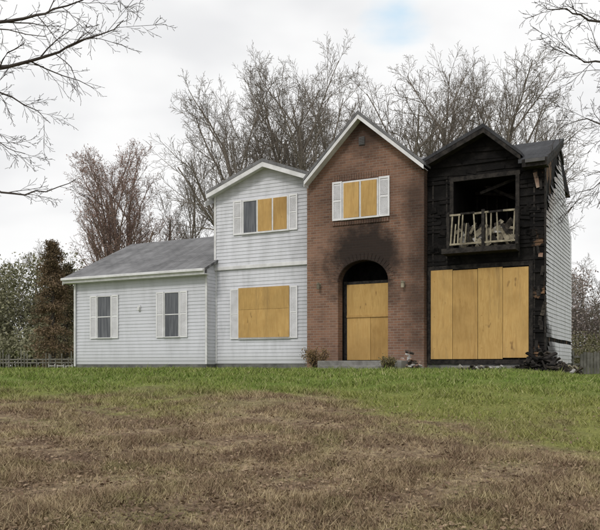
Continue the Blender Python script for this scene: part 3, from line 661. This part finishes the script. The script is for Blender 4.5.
def mass(name,specs,c1,c2,seed,q=.2):
    r=np.random.default_rng(seed); cs=[]; 
    for (x0,x1,y0,y1,h0,h1,nb,nl) in specs:
        for i in range(nb):
            cx=r.uniform(x0,x1); cy=r.uniform(y0,y1); h=r.uniform(h0,h1); w=r.uniform(1.0,2.4)
            ns=7; sub=np.stack([r.normal(0,w*.45,ns),r.normal(0,w*.45,ns),r.uniform(.08,.95,ns)*h],1); k=r.integers(0,ns,nl)
            p=sub[k]+r.normal(size=(nl,3))*np.array([w*.3,w*.3,h*.1]); p[:,2]=np.clip(p[:,2],.02,h*1.05); p[:,0]+=cx; p[:,1]+=cy; cs.append(p)
    c=np.concatenate(cs); n=len(c); v,f=quads(c,r.uniform(q*.4,q,n)); return link(bpy.data.objects.new(name,npmesh(name,v,f,leafmat(name+str(seed),c1,c2,tuple(v*.75 for v in c1)),attr=np.repeat(r.random(n),4))))
mass('distant_trees',[(-28,-15,50,62,5,8.0,42,1700),(-60,-28,52,66,5,9,30,700),(-25,-14,46,50,1,2.6,20,900)],(.20,.20,.12),(.28,.265,.175),1,.13)
mass('distant_trees',[(19,32,56,68,4.5,8.2,36,1300),(32,60,56,70,5,9,25,600)],(.25,.205,.19),(.34,.29,.27),2,.13)
mass('distant_trees',[(-15,19,68,80,3,6,40,350),(-120,-60,60,110,5,9,50,250),(60,120,60,110,5,9,50,250)],(.17,.155,.12),(.22,.20,.16),3,.22)
mass('hedge',[(15,24,38,42,.8,2.6,22,900)],(.12,.12,.065),(.19,.17,.10),4,.08)
for i,(px,py,Yd) in enumerate([(8,250,58),(45,258,62),(575,262,60),(590,255,64),(600,268,58),(560,270,70)]): pl(tS,mS,px,py,Yd,i*1.3,'slim_bare_tree',1.6)
# ---------------------------------------------------------------- fences
def fence(name,p0,p1,h,mat,pick=.14,gap=.03,seed=1):
    r=random.Random(seed); g=Geo(); d=(p1-p0); L=d.length; a=math.atan2(d.y,d.x); base=Matrix.Translation(p0)@Matrix.Rotation(a,4,'Z'); x=0
    while x<L:
        if r.random()<.9:
            hh=h*r.uniform(.9,1.04); m=base@Matrix.Rotation(r.uniform(-.02,.02),4,'Y')
            g.box(x,x+pick,0,.02,-.3,hh,mtx=m)
        x+=pick+gap
    for zz in (.25,h-.2): g.box(0,L,.022,.06,zz,zz+.06,mtx=base)
    x=0
    while x<L: g.box(x,x+.09,.062,.15,-.3,h+.05,mtx=base); x+=2.4
    return g.obj(name,mat)
M['fence']=simple('weathered_fence',(.12,.115,.10),(.20,.19,.17),5,.9,.15)
fence('weathered_wooden_fence',Vector((-30,42,0)),Vector((-10.6,35,0)),.6,M['fence'],.04,.14)
fence('weathered_wooden_fence',Vector((9.3,25.5,-.1)),Vector((22,31,0)),.7,M['fence'],.12,.03,2)
g=Geo(); c=Vector(((48-300)/F*24,24,0))
for i in range(3):
    x=c.x+i*.28
    g.box(x,x+.03,c.y,c.y+.03,-.05,.19-.03*i); g.box(x+.2,x+.225,c.y,c.y+.03,-.05,.18); g.box(x+.03,x+.2,c.y+.004,c.y+.026,.11,.14)
g.obj('white_garden_edging',M['pale'])
# ---------------------------------------------------------------- world, sun, camera
w=bpy.data.worlds.new('World'); sc.world=w; w.use_nodes=True; nt=w.node_tree; bg=nt.nodes['Background']; bg.inputs[1].default_value=.1
sk=nt.nodes.new('ShaderNodeTexSky'); sk.sky_type='NISHITA'; sk.sun_disc=False
tc=nt.nodes.new('ShaderNodeTexCoord'); mp=nt.nodes.new('ShaderNodeMapping'); mp.inputs['Scale'].default_value=(1,1,2.4); nt.links.new(tc.outputs['Generated'],mp.inputs[0])
def wn(scale,det,loc):
    m=nt.nodes.new('ShaderNodeMapping'); m.inputs['Location'].default_value=loc; nt.links.new(mp.outputs[0],m.inputs[0]); x=nt.nodes.new('ShaderNodeTexNoise'); x.inputs['Scale'].default_value=scale; x.inputs['Detail'].default_value=det; x.inputs['Roughness'].default_value=.5; nt.links.new(m.outputs[0],x.inputs['Vector']); return x.outputs['Fac']
def mr(v,a,b,c=0,d=1):
    x=nt.nodes.new('ShaderNodeMapRange'); x.interpolation_type='SMOOTHSTEP'; nt.links.new(v,x.inputs[0]); 
    for i,t in zip((1,2,3,4),(a,b,c,d)): x.inputs[i].default_value=t
    return x.outputs[0]
def mx(f,a,b):
    x=nt.nodes.new('ShaderNodeMix'); x.data_type='RGBA'
    for s_,t in ((x.inputs[0],f),(x.inputs[6],a),(x.inputs[7],b)):
        if isinstance(t,bpy.types.NodeSocket): nt.links.new(t,s_)
        else: s_.default_value=t if not isinstance(t,tuple) else (*t,1)
    return x.outputs[2]
cloud=mx(mr(wn(2.6,4,(0,0,0)),.36,.58),(8.3,8.35,8.5),(10.0,10.0,10.0))
dv=nt.nodes.new('ShaderNodeVectorMath'); dv.operation='DISTANCE'; nt.links.new(tc.outputs['Generated'],dv.inputs[0]); dv.inputs[1].default_value=tuple(Vector((100/F,1,353/F)).normalized())
ad=nt.nodes.new('ShaderNodeMath'); ad.operation='MULTIPLY_ADD'; nt.links.new(wn(9,4,(3,1,2)),ad.inputs[0]); ad.inputs[1].default_value=.12; nt.links.new(dv.outputs['Value'],ad.inputs[2])
hole=mr(ad.outputs[0],.115,.055)
sky2=mx(.88,sk.outputs[0],(6.9,8.8,10.2))
nt.links.new(mx(hole,cloud,sky2),bg.inputs[0])
sd=bpy.data.lights.new('sun','SUN'); sd.energy=1.3; sd.angle=math.radians(12); sd.color=(1,.96,.9); so=link(bpy.data.objects.new('sun',sd))
dirv=Vector((-.45,-.75,.75)).normalized(); so.rotation_euler=dirv.to_track_quat('Z','Y').to_euler(); sk.sun_elevation=math.asin(dirv.z); sk.sun_rotation=math.atan2(dirv.x,dirv.y)
cd=bpy.data.cameras.new('camera'); cd.sensor_width=36; cd.lens=36*F/600; cd.shift_y=(HY-265)/600; cd.clip_end=3000; co=link(bpy.data.objects.new('camera',cd)); co.location=(0,0,E); co.rotation_euler=(math.radians(90),0,0); sc.camera=co
sc.view_settings.view_transform='Standard'; sc.view_settings.look='None'; sc.view_settings.exposure=0
